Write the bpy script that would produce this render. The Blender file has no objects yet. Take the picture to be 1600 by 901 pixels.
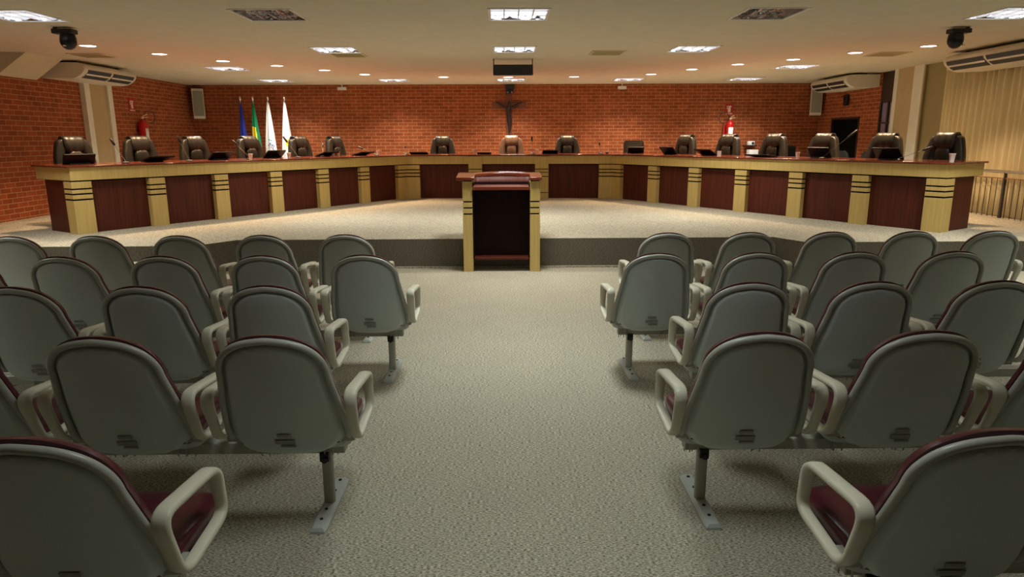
import bpy, math, random
from math import sin, cos, pi, radians, sqrt
from mathutils import Vector, Matrix
random.seed(7)
scn = bpy.context.scene
COL = scn.collection

# ------------------------------------------------------------------ camera, world, exposure
P, YAW, ROLL = radians(12.4), radians(0.6), radians(0.25)
CAM = Vector((0, 0, 1.6))
d_ = Vector((sin(YAW)*cos(P), cos(YAW)*cos(P), -sin(P)))
r0 = Vector((cos(YAW), -sin(YAW), 0)); u0 = r0.cross(d_)
cr = r0*cos(ROLL) - u0*sin(ROLL); cu = r0*sin(ROLL) + u0*cos(ROLL)
cam_data = bpy.data.cameras.new('camera'); cam_data.sensor_width = 36; cam_data.lens = 24.0075
cam = bpy.data.objects.new('camera', cam_data); COL.objects.link(cam)
cam.matrix_world = Matrix(((cr.x, cu.x, -d_.x, CAM.x), (cr.y, cu.y, -d_.y, CAM.y), (cr.z, cu.z, -d_.z, CAM.z), (0, 0, 0, 1)))
cam_data.clip_start = 0.05
scn.camera = cam
w = bpy.data.worlds.new('world'); scn.world = w; w.use_nodes = True
w.node_tree.nodes['Background'].inputs[0].default_value = (0.5, 0.55, 0.6, 1)
w.node_tree.nodes['Background'].inputs[1].default_value = 0.0
scn.view_settings.view_transform = 'Standard'; scn.view_settings.look = 'None'
scn.view_settings.gamma = 1; scn.view_settings.use_curve_mapping = False
scn.view_settings.exposure = 0.0
try:
    scn.cycles.use_denoising = True
    scn.cycles.max_bounces = 10; scn.cycles.diffuse_bounces = 6
    scn.cycles.sample_clamp_indirect = 6
except Exception: pass

FLUO_W, FLUO_C = 36.0, (1.0, 0.97, 0.86)
FRONT_W, FRONT_C = [29, 27, 29, 23, 23, 11], (0.93, 1.0, 0.95)
DOWN_W, DOWN_C = 33.0, (1.0, 0.66, 0.38)

# ------------------------------------------------------------------ materials
def mat(name, color, rough=0.5, metal=0.0, spec=0.5, coat=0.0, emit=None, estr=0.0):
    m = bpy.data.materials.new(name); m.use_nodes = True
    b = m.node_tree.nodes['Principled BSDF']
    b.inputs['Base Color'].default_value = (*color, 1); b.inputs['Roughness'].default_value = rough
    b.inputs['Metallic'].default_value = metal; b.inputs['Specular IOR Level'].default_value = spec
    b.inputs['Coat Weight'].default_value = coat
    if emit: b.inputs['Emission Color'].default_value = (*emit, 1); b.inputs['Emission Strength'].default_value = estr
    return m
def nn(m, t, **kw):
    n = m.node_tree.nodes.new(t)
    for k, v in kw.items(): setattr(n, k, v)
    return n
def lk(m, a, b): m.node_tree.links.new(a, b)
def bsdf(m): return m.node_tree.nodes['Principled BSDF']
def coords(m, scale, obj=True, src='Object'):
    tc = nn(m, 'ShaderNodeTexCoord'); mp = nn(m, 'ShaderNodeMapping'); mp.inputs['Scale'].default_value = scale
    lk(m, tc.outputs[src], mp.inputs['Vector']); return mp.outputs['Vector']
def noise_mix(m, vec, scale, c1, c2, lo=0.35, hi=0.65, detail=3, rough=0.6):
    n = nn(m, 'ShaderNodeTexNoise'); n.inputs['Scale'].default_value = scale; n.inputs['Detail'].default_value = detail
    n.inputs['Roughness'].default_value = rough
    lk(m, vec, n.inputs['Vector'])
    r = nn(m, 'ShaderNodeValToRGB'); r.color_ramp.elements[0].position = lo; r.color_ramp.elements[1].position = hi
    r.color_ramp.elements[0].color = (*c1, 1); r.color_ramp.elements[1].color = (*c2, 1)
    lk(m, n.outputs['Fac'], r.inputs['Fac']); return r.outputs['Color'], n.outputs['Fac']
def bump(m, h, strength=0.3, dist=0.01):
    b = nn(m, 'ShaderNodeBump'); b.inputs['Strength'].default_value = strength; b.inputs['Distance'].default_value = dist
    lk(m, h, b.inputs['Height']); lk(m, b.outputs['Normal'], bsdf(m).inputs['Normal'])
def mulmix(m, a, b, fac=1.0, mode='MULTIPLY'):
    x = nn(m, 'ShaderNodeMix', data_type='RGBA', blend_type=mode); x.inputs[0].default_value = fac
    lk(m, a, x.inputs[6]); lk(m, b, x.inputs[7]); return x.outputs[2]

def brick_mat(name, side):
    m = mat(name, (0.4, 0.12, 0.05), 0.8, spec=0.25)
    tc = nn(m, 'ShaderNodeTexCoord'); sp = nn(m, 'ShaderNodeSeparateXYZ'); cb = nn(m, 'ShaderNodeCombineXYZ')
    lk(m, tc.outputs['Object'], sp.inputs[0]); lk(m, sp.outputs['Y' if side else 'X'], cb.inputs['X']); lk(m, sp.outputs['Z'], cb.inputs['Y'])
    bt = nn(m, 'ShaderNodeTexBrick'); bt.inputs['Scale'].default_value = 1
    bt.inputs['Brick Width'].default_value = 0.228; bt.inputs['Row Height'].default_value = 0.0795
    bt.inputs['Mortar Size'].default_value = 0.0042; bt.inputs['Mortar Smooth'].default_value = 0.2; bt.inputs['Bias'].default_value = -0.1
    bt.inputs['Color1'].default_value = (0.36, 0.086, 0.024, 1); bt.inputs['Color2'].default_value = (0.26, 0.056, 0.016, 1)
    bt.inputs['Mortar'].default_value = (0.50, 0.345, 0.19, 1)
    lk(m, cb.outputs[0], bt.inputs['Vector'])
    c, f = noise_mix(m, cb.outputs[0], 4.5, (0.8, 0.78, 0.78), (1.18, 1.15, 1.12), 0.3, 0.7, 4)
    lk(m, mulmix(m, bt.outputs['Color'], c), bsdf(m).inputs['Base Color'])
    iv = nn(m, 'ShaderNodeMath', operation='SUBTRACT'); iv.inputs[0].default_value = 1; lk(m, bt.outputs['Fac'], iv.inputs[1])
    bump(m, iv.outputs[0], 0.6, 0.008)
    return m
M = {}
M['brick_x'] = brick_mat('brick_back', False); M['brick_y'] = brick_mat('brick_side', True)

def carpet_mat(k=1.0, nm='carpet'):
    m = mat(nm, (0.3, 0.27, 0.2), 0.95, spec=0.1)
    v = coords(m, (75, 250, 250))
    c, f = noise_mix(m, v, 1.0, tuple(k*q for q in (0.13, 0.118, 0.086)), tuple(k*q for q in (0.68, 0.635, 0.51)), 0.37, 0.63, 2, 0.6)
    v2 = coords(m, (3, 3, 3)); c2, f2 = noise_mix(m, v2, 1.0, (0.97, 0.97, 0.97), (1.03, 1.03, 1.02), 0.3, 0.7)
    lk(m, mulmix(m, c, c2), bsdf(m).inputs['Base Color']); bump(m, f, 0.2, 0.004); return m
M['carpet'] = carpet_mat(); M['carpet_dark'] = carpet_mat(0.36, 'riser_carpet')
def wood(name, c1, c2, rough, sc=(38, 38, 1.6), coat=0.0):
    m = mat(name, c1, rough, coat=coat); v = coords(m, sc)
    c, f = noise_mix(m, v, 1.0, c1, c2, 0.32, 0.68, 4); lk(m, c, bsdf(m).inputs['Base Color']); return m
M['mahogany'] = wood('mahogany_panel', (0.060, 0.010, 0.005), (0.12, 0.022, 0.010), 0.5); bsdf(M['mahogany']).inputs['Specular IOR Level'].default_value = .3
M['top'] = wood('mahogany_top', (0.13, 0.024, 0.012), (0.21, 0.045, 0.02), 0.18, (3, 20, 20), 0.4)
M['oak'] = wood('light_oak', (0.56, 0.40, 0.13), (0.67, 0.50, 0.19), 0.4, (45, 45, 2))
M['crosswood'] = wood('dark_brown_wood', (0.15, 0.040, 0.016), (0.20, 0.055, 0.022), 0.6); M['darkwood'] = mat('dark_carved_wood', (0.028, 0.010, 0.006), 0.45)
M['black'] = mat('matt_black', (0.012, 0.012, 0.012), 0.5)
M['groove'] = mat('black_groove', (0.004, 0.004, 0.004), 0.9, spec=0.05)
M['gloss_black'] = mat('glossy_black', (0.01, 0.01, 0.012), 0.28, spec=0.3)
M['screen_black'] = mat('screen_black', (0.006, 0.006, 0.007), 0.4, spec=0.2)
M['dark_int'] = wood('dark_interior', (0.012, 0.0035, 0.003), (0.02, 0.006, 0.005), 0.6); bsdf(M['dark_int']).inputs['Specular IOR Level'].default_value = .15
M['mahogany_matt'] = wood('mahogany_matt', (0.075, 0.012, 0.008), (0.13, 0.024, 0.014), 0.6)
def paint(name, c, r=0.8):
    m = mat(name, c, r, spec=0.2); v = coords(m, (6, 6, 6))
    cc, f = noise_mix(m, v, 1.0, tuple(x*0.96 for x in c), tuple(min(1, x*1.04) for x in c), 0.3, 0.7); lk(m, cc, bsdf(m).inputs['Base Color']); return m
M['ceiling'] = paint('ceiling_paint', (0.64, 0.60, 0.48))
M['cream'] = paint('cream_paint', (0.62, 0.56, 0.40))
M['offwhite'] = paint('offwhite_paint', (0.78, 0.76, 0.66))
M['pinkbeige'] = paint('beige_panel_paint', (0.52, 0.40, 0.23))
M['khaki'] = paint('khaki_paint', (0.34, 0.29, 0.15))
M['shell'] = mat('grey_plastic', (0.53, 0.60, 0.585), 0.42)
nv = coords(M['shell'], (220, 220, 220)); _c, _f = noise_mix(M['shell'], nv, 1.0, (0.32, 0.33, 0.285), (0.35, 0.36, 0.315)); bump(M['shell'], _f, 0.08, 0.002)
M['rim'] = mat('rim_plastic', (0.42, 0.43, 0.38), 0.33)
M['arm'] = mat('cream_plastic', (0.68, 0.66, 0.53), 0.4)
M['metal_paint'] = mat('painted_steel', (0.40, 0.40, 0.34), 0.35)
M['foot'] = mat('pale_blue_steel', (0.50, 0.54, 0.52), 0.45)
M['burgundy'] = mat('burgundy_vinyl', (0.085, 0.008, 0.019), 0.3, spec=0.6)
nv = coords(M['burgundy'], (14, 14, 14)); _c, _f = noise_mix(M['burgundy'], nv, 1.0, (0.066, 0.006, 0.015), (0.095, 0.009, 0.021)); bump(M['burgundy'], _f, 0.15, 0.01)
lk(M['burgundy'], _c, bsdf(M['burgundy']).inputs['Base Color'])
def leather(name, c, r=0.36):
    m = mat(name, c, r, spec=0.55); v = coords(m, (9, 9, 9)); cc, f = noise_mix(m, v, 1.0, tuple(x*0.8 for x in c), tuple(x*1.2 for x in c), 0.3, 0.7, 6)
    lk(m, cc, bsdf(m).inputs['Base Color']); bump(m, f, 0.25, 0.012); return m
M['leather'] = leather('black_leather', (0.013, 0.011, 0.008), 0.40)
M['brown_leather'] = leather('brown_leather', (0.13, 0.082, 0.062))
M['chrome'] = mat('chrome', (0.8, 0.8, 0.82), 0.12, 1.0)
M['reflector'] = mat('mirror_reflector', (0.85, 0.85, 0.88), 0.16, 1.0)
v_ = coords(M['reflector'], (9, 9, 9)); _c, _f = noise_mix(M['reflector'], v_, 1.0, (0.6, 0.6, 0.6), (0.9, 0.9, 0.9), 0.3, 0.7, 1); bump(M['reflector'], _f, 0.8, 0.05)
M['white'] = mat('white_enamel', (0.8, 0.8, 0.8), 0.35)
M['ac'] = mat('ac_plastic', (0.72, 0.68, 0.58), 0.4)
M['grille'] = mat('speaker_grille', (0.30, 0.30, 0.25), 0.7)
M['red'] = mat('red_enamel', (0.55, 0.012, 0.012), 0.3)
M['redplate'] = mat('red_sign', (0.42, 0.012, 0.012), 0.5)
M['signwhite'] = mat('sign_white', (0.75, 0.62, 0.42), 0.5)
M['paper'] = mat('paper_white', (0.85, 0.85, 0.85), 0.6)
M['blue'] = mat('blue_cloth', (0.015, 0.03, 0.36), 0.8)
M['green'] = mat('green_cloth', (0.0, 0.22, 0.09), 0.8)
M['yellow'] = mat('yellow_cloth', (0.85, 0.62, 0.02), 0.8)
M['whitecloth'] = mat('white_cloth', (0.85, 0.85, 0.85), 0.8)
M['navy'] = mat('navy_print', (0.02, 0.03, 0.28), 0.8)
M['teal'] = mat('teal_print', (0.0, 0.25, 0.18), 0.8)
M['cup'] = mat('cup_plastic', (0.85, 0.82, 0.78), 0.3)
M['darkwin'] = mat('dark_glass', (0.06, 0.045, 0.075), 0.2)
M['purple'] = mat('purple_glass', (0.24, 0.20, 0.33), 0.3)
M['brownframe'] = mat('dark_brown_frame', (0.035, 0.016, 0.013), 0.5)
M['tube'] = mat('lit_fluorescent', (0.9, 0.9, 0.9), 0.5, emit=(0.93, 0.95, 1.0), estr=5.0)
M['down'] = mat('lit_downlight', (0.9, 0.9, 0.9), 0.5, emit=(1.0, 0.86, 0.80), estr=6.0)
def curtain_mat():
    m = mat('curtain_cloth', (0.62, 0.54, 0.34), 0.85, spec=0.15); v = coords(m, (1, 30, 0.6))
    c, f = noise_mix(m, v, 1.0, (0.82, 0.73, 0.47), (0.90, 0.81, 0.56)); lk(m, c, bsdf(m).inputs['Base Color']); return m
M['curtain'] = curtain_mat()
M['rail'] = mat('rail_metal', (0.42, 0.38, 0.32), 0.3, 0.8)
M['bar'] = mat('dark_bar', (0.05, 0.045, 0.05), 0.4)
M['copper'] = mat('copper_rail', (0.32, 0.13, 0.07), 0.4, 0.3)
M['label'] = mat('embossed_label', (0.26, 0.27, 0.24), 0.4)

# ------------------------------------------------------------------ mesh builder
class MB:
    def __init__(s): s.v = []; s.f = []; s.mi = []; s.T = Matrix()
    def add(s, vs, fs, mi=0):
        o = len(s.v); s.v += [tuple(s.T @ Vector(p)) for p in vs]
        for k, f in enumerate(fs): s.f.append([o+i for i in f]); s.mi.append(mi[k] if isinstance(mi, list) else mi)
        return s
    def box(s, x0, x1, y0, y1, z0, z1, mi=0):
        return s.prism([(x0, y0), (x1, y0), (x1, y1), (x0, y1)], z0, z1, mi)
    def prism(s, poly, z0, z1, mi=0):
        a = sum(poly[i][0]*poly[(i+1) % len(poly)][1] - poly[(i+1) % len(poly)][0]*poly[i][1] for i in range(len(poly)))
        if a < 0: poly = poly[::-1]
        n = len(poly); zf = (lambda z, p: z(*p) if callable(z) else z)
        vs = [(*p, zf(z0, p)) for p in poly] + [(*p, zf(z1, p)) for p in poly]
        fs = [list(range(n))[::-1], list(range(n, 2*n))] + [[i, (i+1) % n, n+(i+1) % n, n+i] for i in range(n)]
        return s.add(vs, fs, mi)
    def grid(s, rows, cu=False, cv=False, mi=0, flip=False):
        nr, nc = len(rows), len(rows[0]); vs = [p for r in rows for p in r]; fs = []
        for i in range(nr - (0 if cv else 1)):
            for j in range(nc - (0 if cu else 1)):
                a = i*nc+j; b = i*nc+(j+1) % nc; c = ((i+1) % nr)*nc+(j+1) % nc; d = ((i+1) % nr)*nc+j
                fs.append([a, b, c, d] if not flip else [d, c, b, a])
        return s.add(vs, fs, mi)
    def loft(s, rings, mi=0, caps=True, flip=False):
        s.grid(rings, cu=True, mi=mi, flip=flip)
        if caps:
            n = len(rings[0]); a = list(range(n)); 
            s.add(rings[0], [a[::-1] if not flip else a], mi); s.add(rings[-1], [a if not flip else a[::-1]], mi)
        return s
    def tube(s, pts, r, n=8, closed=False, up=(0, 0, 1), rx=None, mi=0, caps=True):
        """sweep; r radius (or list); rx = lateral radius for flat profiles"""
        pts = [Vector(p) for p in pts]; N = len(pts); rings = []
        for i, p in enumerate(pts):
            a = pts[(i-1) % N] if (closed or i > 0) else p; b = pts[(i+1) % N] if (closed or i < N-1) else p
            t = (b-a).normalized(); U = Vector(up)
            if abs(t.dot(U)) > 0.97: U = Vector((1, 0, 0)) if abs(t.x) < 0.9 else Vector((0, 1, 0))
            sd = t.cross(U).normalized(); nu = sd.cross(t).normalized()
            ri = r[i] if isinstance(r, (list, tuple)) else r; rl = (rx[i] if isinstance(rx, (list, tuple)) else rx) if rx else ri
            ring = []
            for k in range(n):
                th = 2*pi*k/n; cx, sx = cos(th), sin(th)
                if rx: e = 0.6; cx = math.copysign(abs(cx)**e, cx); sx = math.copysign(abs(sx)**e, sx)
                ring.append(tuple(p + sd*cx*rl + nu*sx*ri))
            rings.append(ring)
        if closed: s.grid(rings, cu=True, cv=True, mi=mi)
        else: s.loft(rings, mi, caps)
        return s
    def lathe(s, prof, n=16, c=(0, 0, 0), mi=0, axis='z'):
        rings = []
        for r, z in prof:
            rr = []
            for k in range(n):
                a = 2*pi*k/n; p = (r*cos(a), r*sin(a), z)
                if axis == 'y': p = (p[0], p[2], -p[1])
                if axis == 'x': p = (p[2], p[0], p[1])
                rr.append((p[0]+c[0], p[1]+c[1], p[2]+c[2]))
            rings.append(rr)
        return s.loft(rings, mi)
    def sell(s, c, h, e1=0.5, e2=0.5, nu=20, nv=12, mi=0):
        """superellipsoid"""
        f = lambda a, e: math.copysign(abs(a)**e, a); rings = []
        for i in range(nv+1):
            v = -pi/2 + pi*i/nv; rings.append([(c[0]+h[0]*f(cos(v), e1)*f(cos(2*pi*k/nu), e2), c[1]+h[1]*f(cos(v), e1)*f(sin(2*pi*k/nu), e2), c[2]+h[2]*f(sin(v), e1)) for k in range(nu)])
        return s.grid(rings, cu=True, mi=mi)
    def build(s, name, mats, parent=None, smooth=40, bev=0, solid=0, soff=-1):
        me = bpy.data.meshes.new(name); me.from_pydata(s.v, [], s.f)
        if not isinstance(mats, (list, tuple)): mats = [mats]
        for m in mats: me.materials.append(M[m])
        me.polygons.foreach_set('material_index', s.mi)
        if smooth:
            me.polygons.foreach_set('use_smooth', [True]*len(me.polygons)); me.update()
            me.set_sharp_from_angle(angle=radians(smooth))
        me.update(); o = bpy.data.objects.new(name, me); COL.objects.link(o)
        if parent: o.parent = parent
        if solid:
            md = o.modifiers.new('solid', 'SOLIDIFY'); md.thickness = solid; md.offset = soff
        if bev:
            md = o.modifiers.new('bevel', 'BEVEL'); md.width = bev; md.segments = 2; md.limit_method = 'ANGLE'
        return o
def tag(o, label, cat, group=None):
    o['label'] = label; o['category'] = cat
    if group: o['group'] = group
    return o
def thing(name, label, cat, loc=(0, 0, 0), rz=0, group=None):
    o = bpy.data.objects.new(name, None); COL.objects.link(o); o.location = loc; o.rotation_euler = (0, 0, rz)
    o.empty_display_size = 0.1
    return tag(o, label, cat, group)
def struct(o): o['kind'] = 'structure'; return o
def dup(root, loc, rz, label, group=None):
    r = root.copy(); COL.objects.link(r); r.location = loc; r.rotation_euler = (0, 0, rz); r['label'] = label
    if group: r['group'] = group
    def rec(src, dst):
        for ch in list(KIDS.get(src, [])):
            c = ch.copy(); COL.objects.link(c); c.parent = dst; rec(ch, c)
    KIDS = {}
    for o in FAM(root): KIDS.setdefault(o.parent, []).append(o)
    rec(root, r); return r
def FAM(root):
    out = []
    for c in root.children:
        out.append(c); out += FAM(c)
    return out
def V2(a, u, t, b, d): return (a[0]+u[0]*t+b[0]*d, a[1]+u[1]*t+b[1]*d)
def smoothpath(pts, n=6, r=0.06, closed=True):
    """round the corners of a polygonal path"""
    P_ = [Vector(p) for p in pts]; N = len(P_); out = []
    rr = r if isinstance(r, (list, tuple)) else [r]*N
    for i in range(N):
        a, p, b = P_[(i-1) % N], P_[i], P_[(i+1) % N]
        if not closed and i in (0, N-1): out.append(p); continue
        da, db = (a-p), (b-p); ra = min(rr[i], da.length*0.48, db.length*0.48)
        s0, s1 = p+da.normalized()*ra, p+db.normalized()*ra
        for k in range(n+1):
            t = k/n; out.append(s0*(1-t)**2 + p*2*t*(1-t) + s1*t*t)
    return out

# ------------------------------------------------------------------ room
XL, XR, YB, YN, ZC, ZP = -7.7, 7.85, 17.5, -3.2, 2.9, 0.37
FX = [-5.17, -2.5, 0.165, 2.85, 5.53]; FYR = [7.8, 10.75, 13.45, 16.2]
HX, HY = 0.31, 0.345
fixt = []   # (x, y, state)  1 lit, 0 off
for i, x in enumerate(FX): fixt.append((x, FYR[0], 0 if i in (1, 3) else 1))
for x in FX[1:4]: fixt.append((x, FYR[1], 1))
for x in (FX[0], FX[4]): fixt.append((x, FYR[2], 1))
for x in FX: fixt.append((x, FYR[3], 1))
front = [(FX[0], 4.95), (FX[2], 4.95), (FX[4], 4.95), (FX[0], 2.0), (FX[4], 2.0), (FX[2], 2.0)]
holes = [(x-HX, x+HX, y-HY, y+HY) for x, y, *_ in fixt] + [(x-HX, x+HX, y-HY, y+HY) for x, y in front]
xs = sorted({XL-.1, XR+.1, *[h[0] for h in holes], *[h[1] for h in holes]}); ys = sorted({YN-.1, YB+.1, *[h[2] for h in holes], *[h[3] for h in holes]})
mb = MB()
for i in range(len(xs)-1):
    for j in range(len(ys)-1):
        cx, cy = (xs[i]+xs[i+1])/2, (ys[j]+ys[j+1])/2
        if any(h[0] < cx < h[1] and h[2] < cy < h[3] for h in holes): continue
        mb.add([(xs[i], ys[j], ZC), (xs[i+1], ys[j], ZC), (xs[i+1], ys[j+1], ZC), (xs[i], ys[j+1], ZC)], [[3, 2, 1, 0]])
struct(mb.build('ceiling', 'ceiling', smooth=0))
struct(MB().box(XL-.1, XR+.1, YN-.1, YB+.1, ZC+.16, ZC+.3).build('ceiling_slab', 'ceiling', smooth=0))
struct(MB().box(XL-.1, XR+.1, YN-.1, YB+.1, -0.1, 0).build('floor', 'carpet', smooth=0))
plat = [(XL, 8.06), (-3.68, 8.06), (-3.36, 8.52), (3.39, 8.52), (3.62, 8.06), (XR, 8.06), (XR, YB), (XL, YB)]
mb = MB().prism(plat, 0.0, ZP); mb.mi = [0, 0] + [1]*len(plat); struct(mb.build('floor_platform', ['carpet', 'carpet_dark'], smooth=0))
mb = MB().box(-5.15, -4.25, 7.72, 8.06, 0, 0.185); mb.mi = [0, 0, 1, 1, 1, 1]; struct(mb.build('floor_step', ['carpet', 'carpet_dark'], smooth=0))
struct(MB().box(-3.3, 3.3, 8.49, 8.52, 0, 0.022).build('trim_3', 'carpet', smooth=0))
struct(MB().box(XL-.12, XR+.12, YB, YB+.12, 0, ZC).build('wall_back', 'brick_x', smooth=0))
struct(MB().box(XL-.12, XL, YN, YB, 0, ZC).build('wall_left', 'brick_y', smooth=0))
# right wall with a doorway and a tall window gap
mb = MB(); mb.box(XR, XR+.12, 16.74, YB, 0, ZC); mb.box(XR, XR+.12, 14.66, 15.44, 0, ZC); mb.box(XR, XR+.12, 15.44, 16.74, 2.01, ZC)
struct(mb.build('wall_right', 'brick_y', smooth=0))
struct(MB().box(XR, XR+.12, YN, 14.05, 0, ZC).build('wall_right_plaster', 'khaki', smooth=0))
struct(MB().box(XL-.12, XR+.12, YN-.12, YN, 0, ZC).build('wall_near', 'brownframe', smooth=0))
# doorway: black box for the darkness of the room behind
mb = MB(); mb.box(XR+.12, XR+.9, 15.3, 16.9, .3, 2.2)
struct(mb.build('wall_doorway_recess', 'black', smooth=0))
d1 = struct(MB().box(XR+.03, XR+.06, 15.46, 16.72, ZP, 1.99).build('doorway_shade_sheet', 'groove', smooth=0))  # no door leaf: black sheet that paints the shade inside the open doorway
f1 = MB(); f1.box(XR-.012, XR+.12, 16.70, 16.75, ZP, 2.02); f1.box(XR-.012, XR+.12, 15.43, 15.47, ZP, 2.02); f1.box(XR-.012, XR+.12, 15.43, 16.75, 1.99, 2.03)
f1.build('door_frame', 'brownframe', d1, smooth=0)
# tall window in the gap
w1 = struct(MB().box(XR+.02, XR+.07, 14.05, 14.66, 2.28, ZC).build('window_1', 'brownframe', smooth=0))
mb = MB()
for y0, y1 in ((14.05, 14.08), (14.32, 14.37), (14.60, 14.66)): mb.box(XR+.0, XR+.06, y0, y1, ZP, 2.3)
mb.box(XR, XR+.06, 14.05, 14.66, 1.86, 1.89)
mb.build('window_frame', 'brownframe', w1, smooth=0)
MB().box(XR+.03, XR+.04, 14.06, 14.64, ZP, 2.29).build('window_pane', 'purple', w1, smooth=0)
struct(MB().box(XR-.07, XR, 13.14, 14.03, 0, ZC).build('wall_right_pillar', 'pinkbeige', smooth=0))
struct(MB().box(XR-.085, XR-.055, 13.93, 14.06, 0, ZC).build('trim_1', 'offwhite', smooth=0))
struct(MB().box(XR-.085, XR-.055, 13.10, 13.40, 0, ZC).build('trim_2', 'offwhite', smooth=0))
# left pilaster
struct(MB().box(XL, XL+.05, 13.0, 13.86, 0, ZC).build('wall_left_pillar', 'pinkbeige', smooth=0))
struct(MB().box(XL, XL+.09, 12.97, 13.13, 0, ZC).build('trim_4', 'offwhite', smooth=0))
struct(MB().box(XL, XL+.09, 13.72, 13.87, 0, ZC).build('trim_5', 'offwhite', smooth=0))
# sloping bulkhead on the left
mb = MB(); pr = [(XL, 2.57), (-7.22, 2.9), (XL, 2.9)]
mb.add([(p[0], 10.92, p[1]) for p in pr]+[(p[0], 11.83, p[1]) for p in pr], [[0, 1, 2], [5, 4, 3], [0, 3, 4, 1], [1, 4, 5, 2], [2, 5, 3, 0]])
struct(mb.build('wall_left_bulkhead', 'cream', smooth=0))

# ------------------------------------------------------------------ ceiling lights
def area(name, loc, sx, sy, power, col, spread, parent, shape='RECTANGLE'):
    l = bpy.data.lights.new(name, 'AREA'); l.shape = shape; l.size = sx; l.size_y = sy; l.energy = power; l.color = col; l.spread = radians(spread)
    o = bpy.data.objects.new(name, l); COL.objects.link(o); o.location = loc; o.parent = parent; return o
def housing():
    mb = MB(); h = 0.10
    for a in (-1, 1):
        mb.box(min(a*HX, a*(HX-.012)), max(a*HX, a*(HX-.012)), -HY, HY, 0, h); mb.box(-HX, HX, min(a*HY, a*(HY-.012)), max(a*HY, a*(HY-.012)), 0, h)
    mb.box(-HX, HX, -HY, HY, h, h+.01); return mb
def frame():
    mb = MB(); f = .016
    for a in (-1, 1):
        x0, x1 = sorted((a*(HX-f/2), a*(HX+f))); mb.box(x0, x1, -HY-f, HY+f, -.008, 0.001)
        y0, y1 = sorted((a*(HY-f/2), a*(HY+f))); mb.box(-HX, HX, y0, y1, -.008, 0.001)
    return mb
def louvre():
    mb = MB()
    for k in (-1, 0, 1): mb.box(k*HX/2-.006, k*HX/2+.006, -HY+.012, HY-.012, .004, .045)
    for k in (-1, 1): mb.box(-HX+.012, HX-.012, k*HY/3-.005, k*HY/3+.005, .004, .04)
    return mb
def tubes():
    mb = MB()
    for k in range(4): mb.tube([(-HX+.02, -HY+.085+k*.173, .07), (HX-.02, -HY+.085+k*.173, .07)], .014, 8)
    return mb
LL = {(0, 0): 'lit square louvred ceiling light nearest the black dome camera by the brick wall',
      (2, 0): 'lit square louvred ceiling light highest above the lectern', (4, 0): 'lit square louvred ceiling light next to the dome camera on the curtain side',
      (1, 0): 'switched-off square ceiling light with mirrored reflector, on the flags side', (3, 0): 'switched-off square ceiling light with mirrored reflector, on the curtain side',
      (1, 1): 'lit square ceiling light touching a return air grille, on the flags side', (2, 1): 'lit square ceiling light just in front of the hanging black monitor', (3, 1): 'lit square ceiling light beyond the switched-off one, on the curtain side',
      (0, 2): 'lit square ceiling light beside the row of downlights above the brick wall side desk', (4, 2): 'lit square ceiling light beside the downlights on the curtain side',
      (0, 3): 'lit ceiling light nearest the corner speaker above the flags', (1, 3): 'lit ceiling light at the back wall between flags and crucifix', (2, 3): 'lit ceiling light directly above the crucifix',
      (3, 3): 'lit ceiling light at the back wall between crucifix and fire extinguisher', (4, 3): 'lit ceiling light at the back wall nearest the doorway corner speaker'}
hs = fr = lv = tb = None
def fixture(x, y, lit, label, power, col=FLUO_C, spr=120):
    global hs, fr, lv, tb
    t = thing('ceiling_light', label, 'ceiling light', (x, y, ZC), 0, 'square louvred ceiling lights')
    if hs is None:
        hs = housing().build('housing', 'reflector', t, smooth=0); fr = frame().build('light_frame', 'white', t, smooth=0)
        lv = louvre().build('louvre', 'white', t, smooth=0); tb = tubes().build('tube', 'tube', t)
        lvm = lv
    else:
        for s_ in (hs, fr, lv) + ((tb,) if lit else ()):
            c = s_.copy(); COL.objects.link(c); c.parent = t
    if not lit:
        for c in t.children:
            if c.name.startswith('louvre'):
                c.data = c.data.copy(); c.data.materials[0] = M['reflector']
    if lit: area('lamp', (0, 0, -.012), 2*HX-.05, 2*HY-.05, power, col, spr, t)
    return t
for x, y, lit in fixt:
    i, j = FX.index(x), FYR.index(y)
    fixture(x, y, lit, LL[(i, j)], FLUO_W*(1.15 if j == 3 else 1), FLUO_C, 120 if j == 3 else 120)
for k, (x, y) in enumerate(front):
    fixture(x, y, 1, 'lit square louvred ceiling light over the audience chairs, %s' % ['brick wall side, nearer platform', 'over the aisle', 'curtain side, nearer platform', 'brick wall side, further from platform', 'curtain side, further from platform', 'over the aisle, further from platform'][k], FRONT_W[k], FRONT_C)

DL = [(-5.85, 10.19), (-5.33, 11.17), (-4.75, 12.17), (-4.09, 12.95), (-3.45, 13.80), (-2.86, 14.72), (-1.30, 15.39), (0.10, 15.46), (1.53, 15.45), (3.09, 14.90), (3.67, 13.88), (4.27, 12.98), (4.96, 12.20), (5.56, 11.28), (6.25, 10.5)]
dn = None
ORD = ['first', 'second', 'third', 'fourth', 'fifth', 'sixth', 'seventh', 'eighth', 'ninth', 'tenth', 'eleventh', 'twelfth', 'thirteenth', 'fourteenth', 'fifteenth']
for k, (x, y) in enumerate(DL):
    t = thing('downlight', 'round lit downlight above the curved desk, %s counting from the brick side wall' % ORD[k], 'downlight', (x, y, ZC), 0, 'round downlights above the desk')
    if dn is None:
        ring = MB().lathe([(.105, 0), (.125, -.001), (.125, -.008), (.105, -.008), (.105, 0)], 28).build('trim_ring', 'white', t)
        lens = MB().lathe([(.001, -.004), (.104, -.004), (.104, 0), (.001, 0)], 28).build('lens', 'down', t); dn = (ring, lens)
    else:
        for s_ in dn: c = s_.copy(); COL.objects.link(c); c.parent = t
    area('lamp', (0, 0, -.012), .2, .2, DOWN_W, DOWN_C, 104, t, 'DISK')

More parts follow.
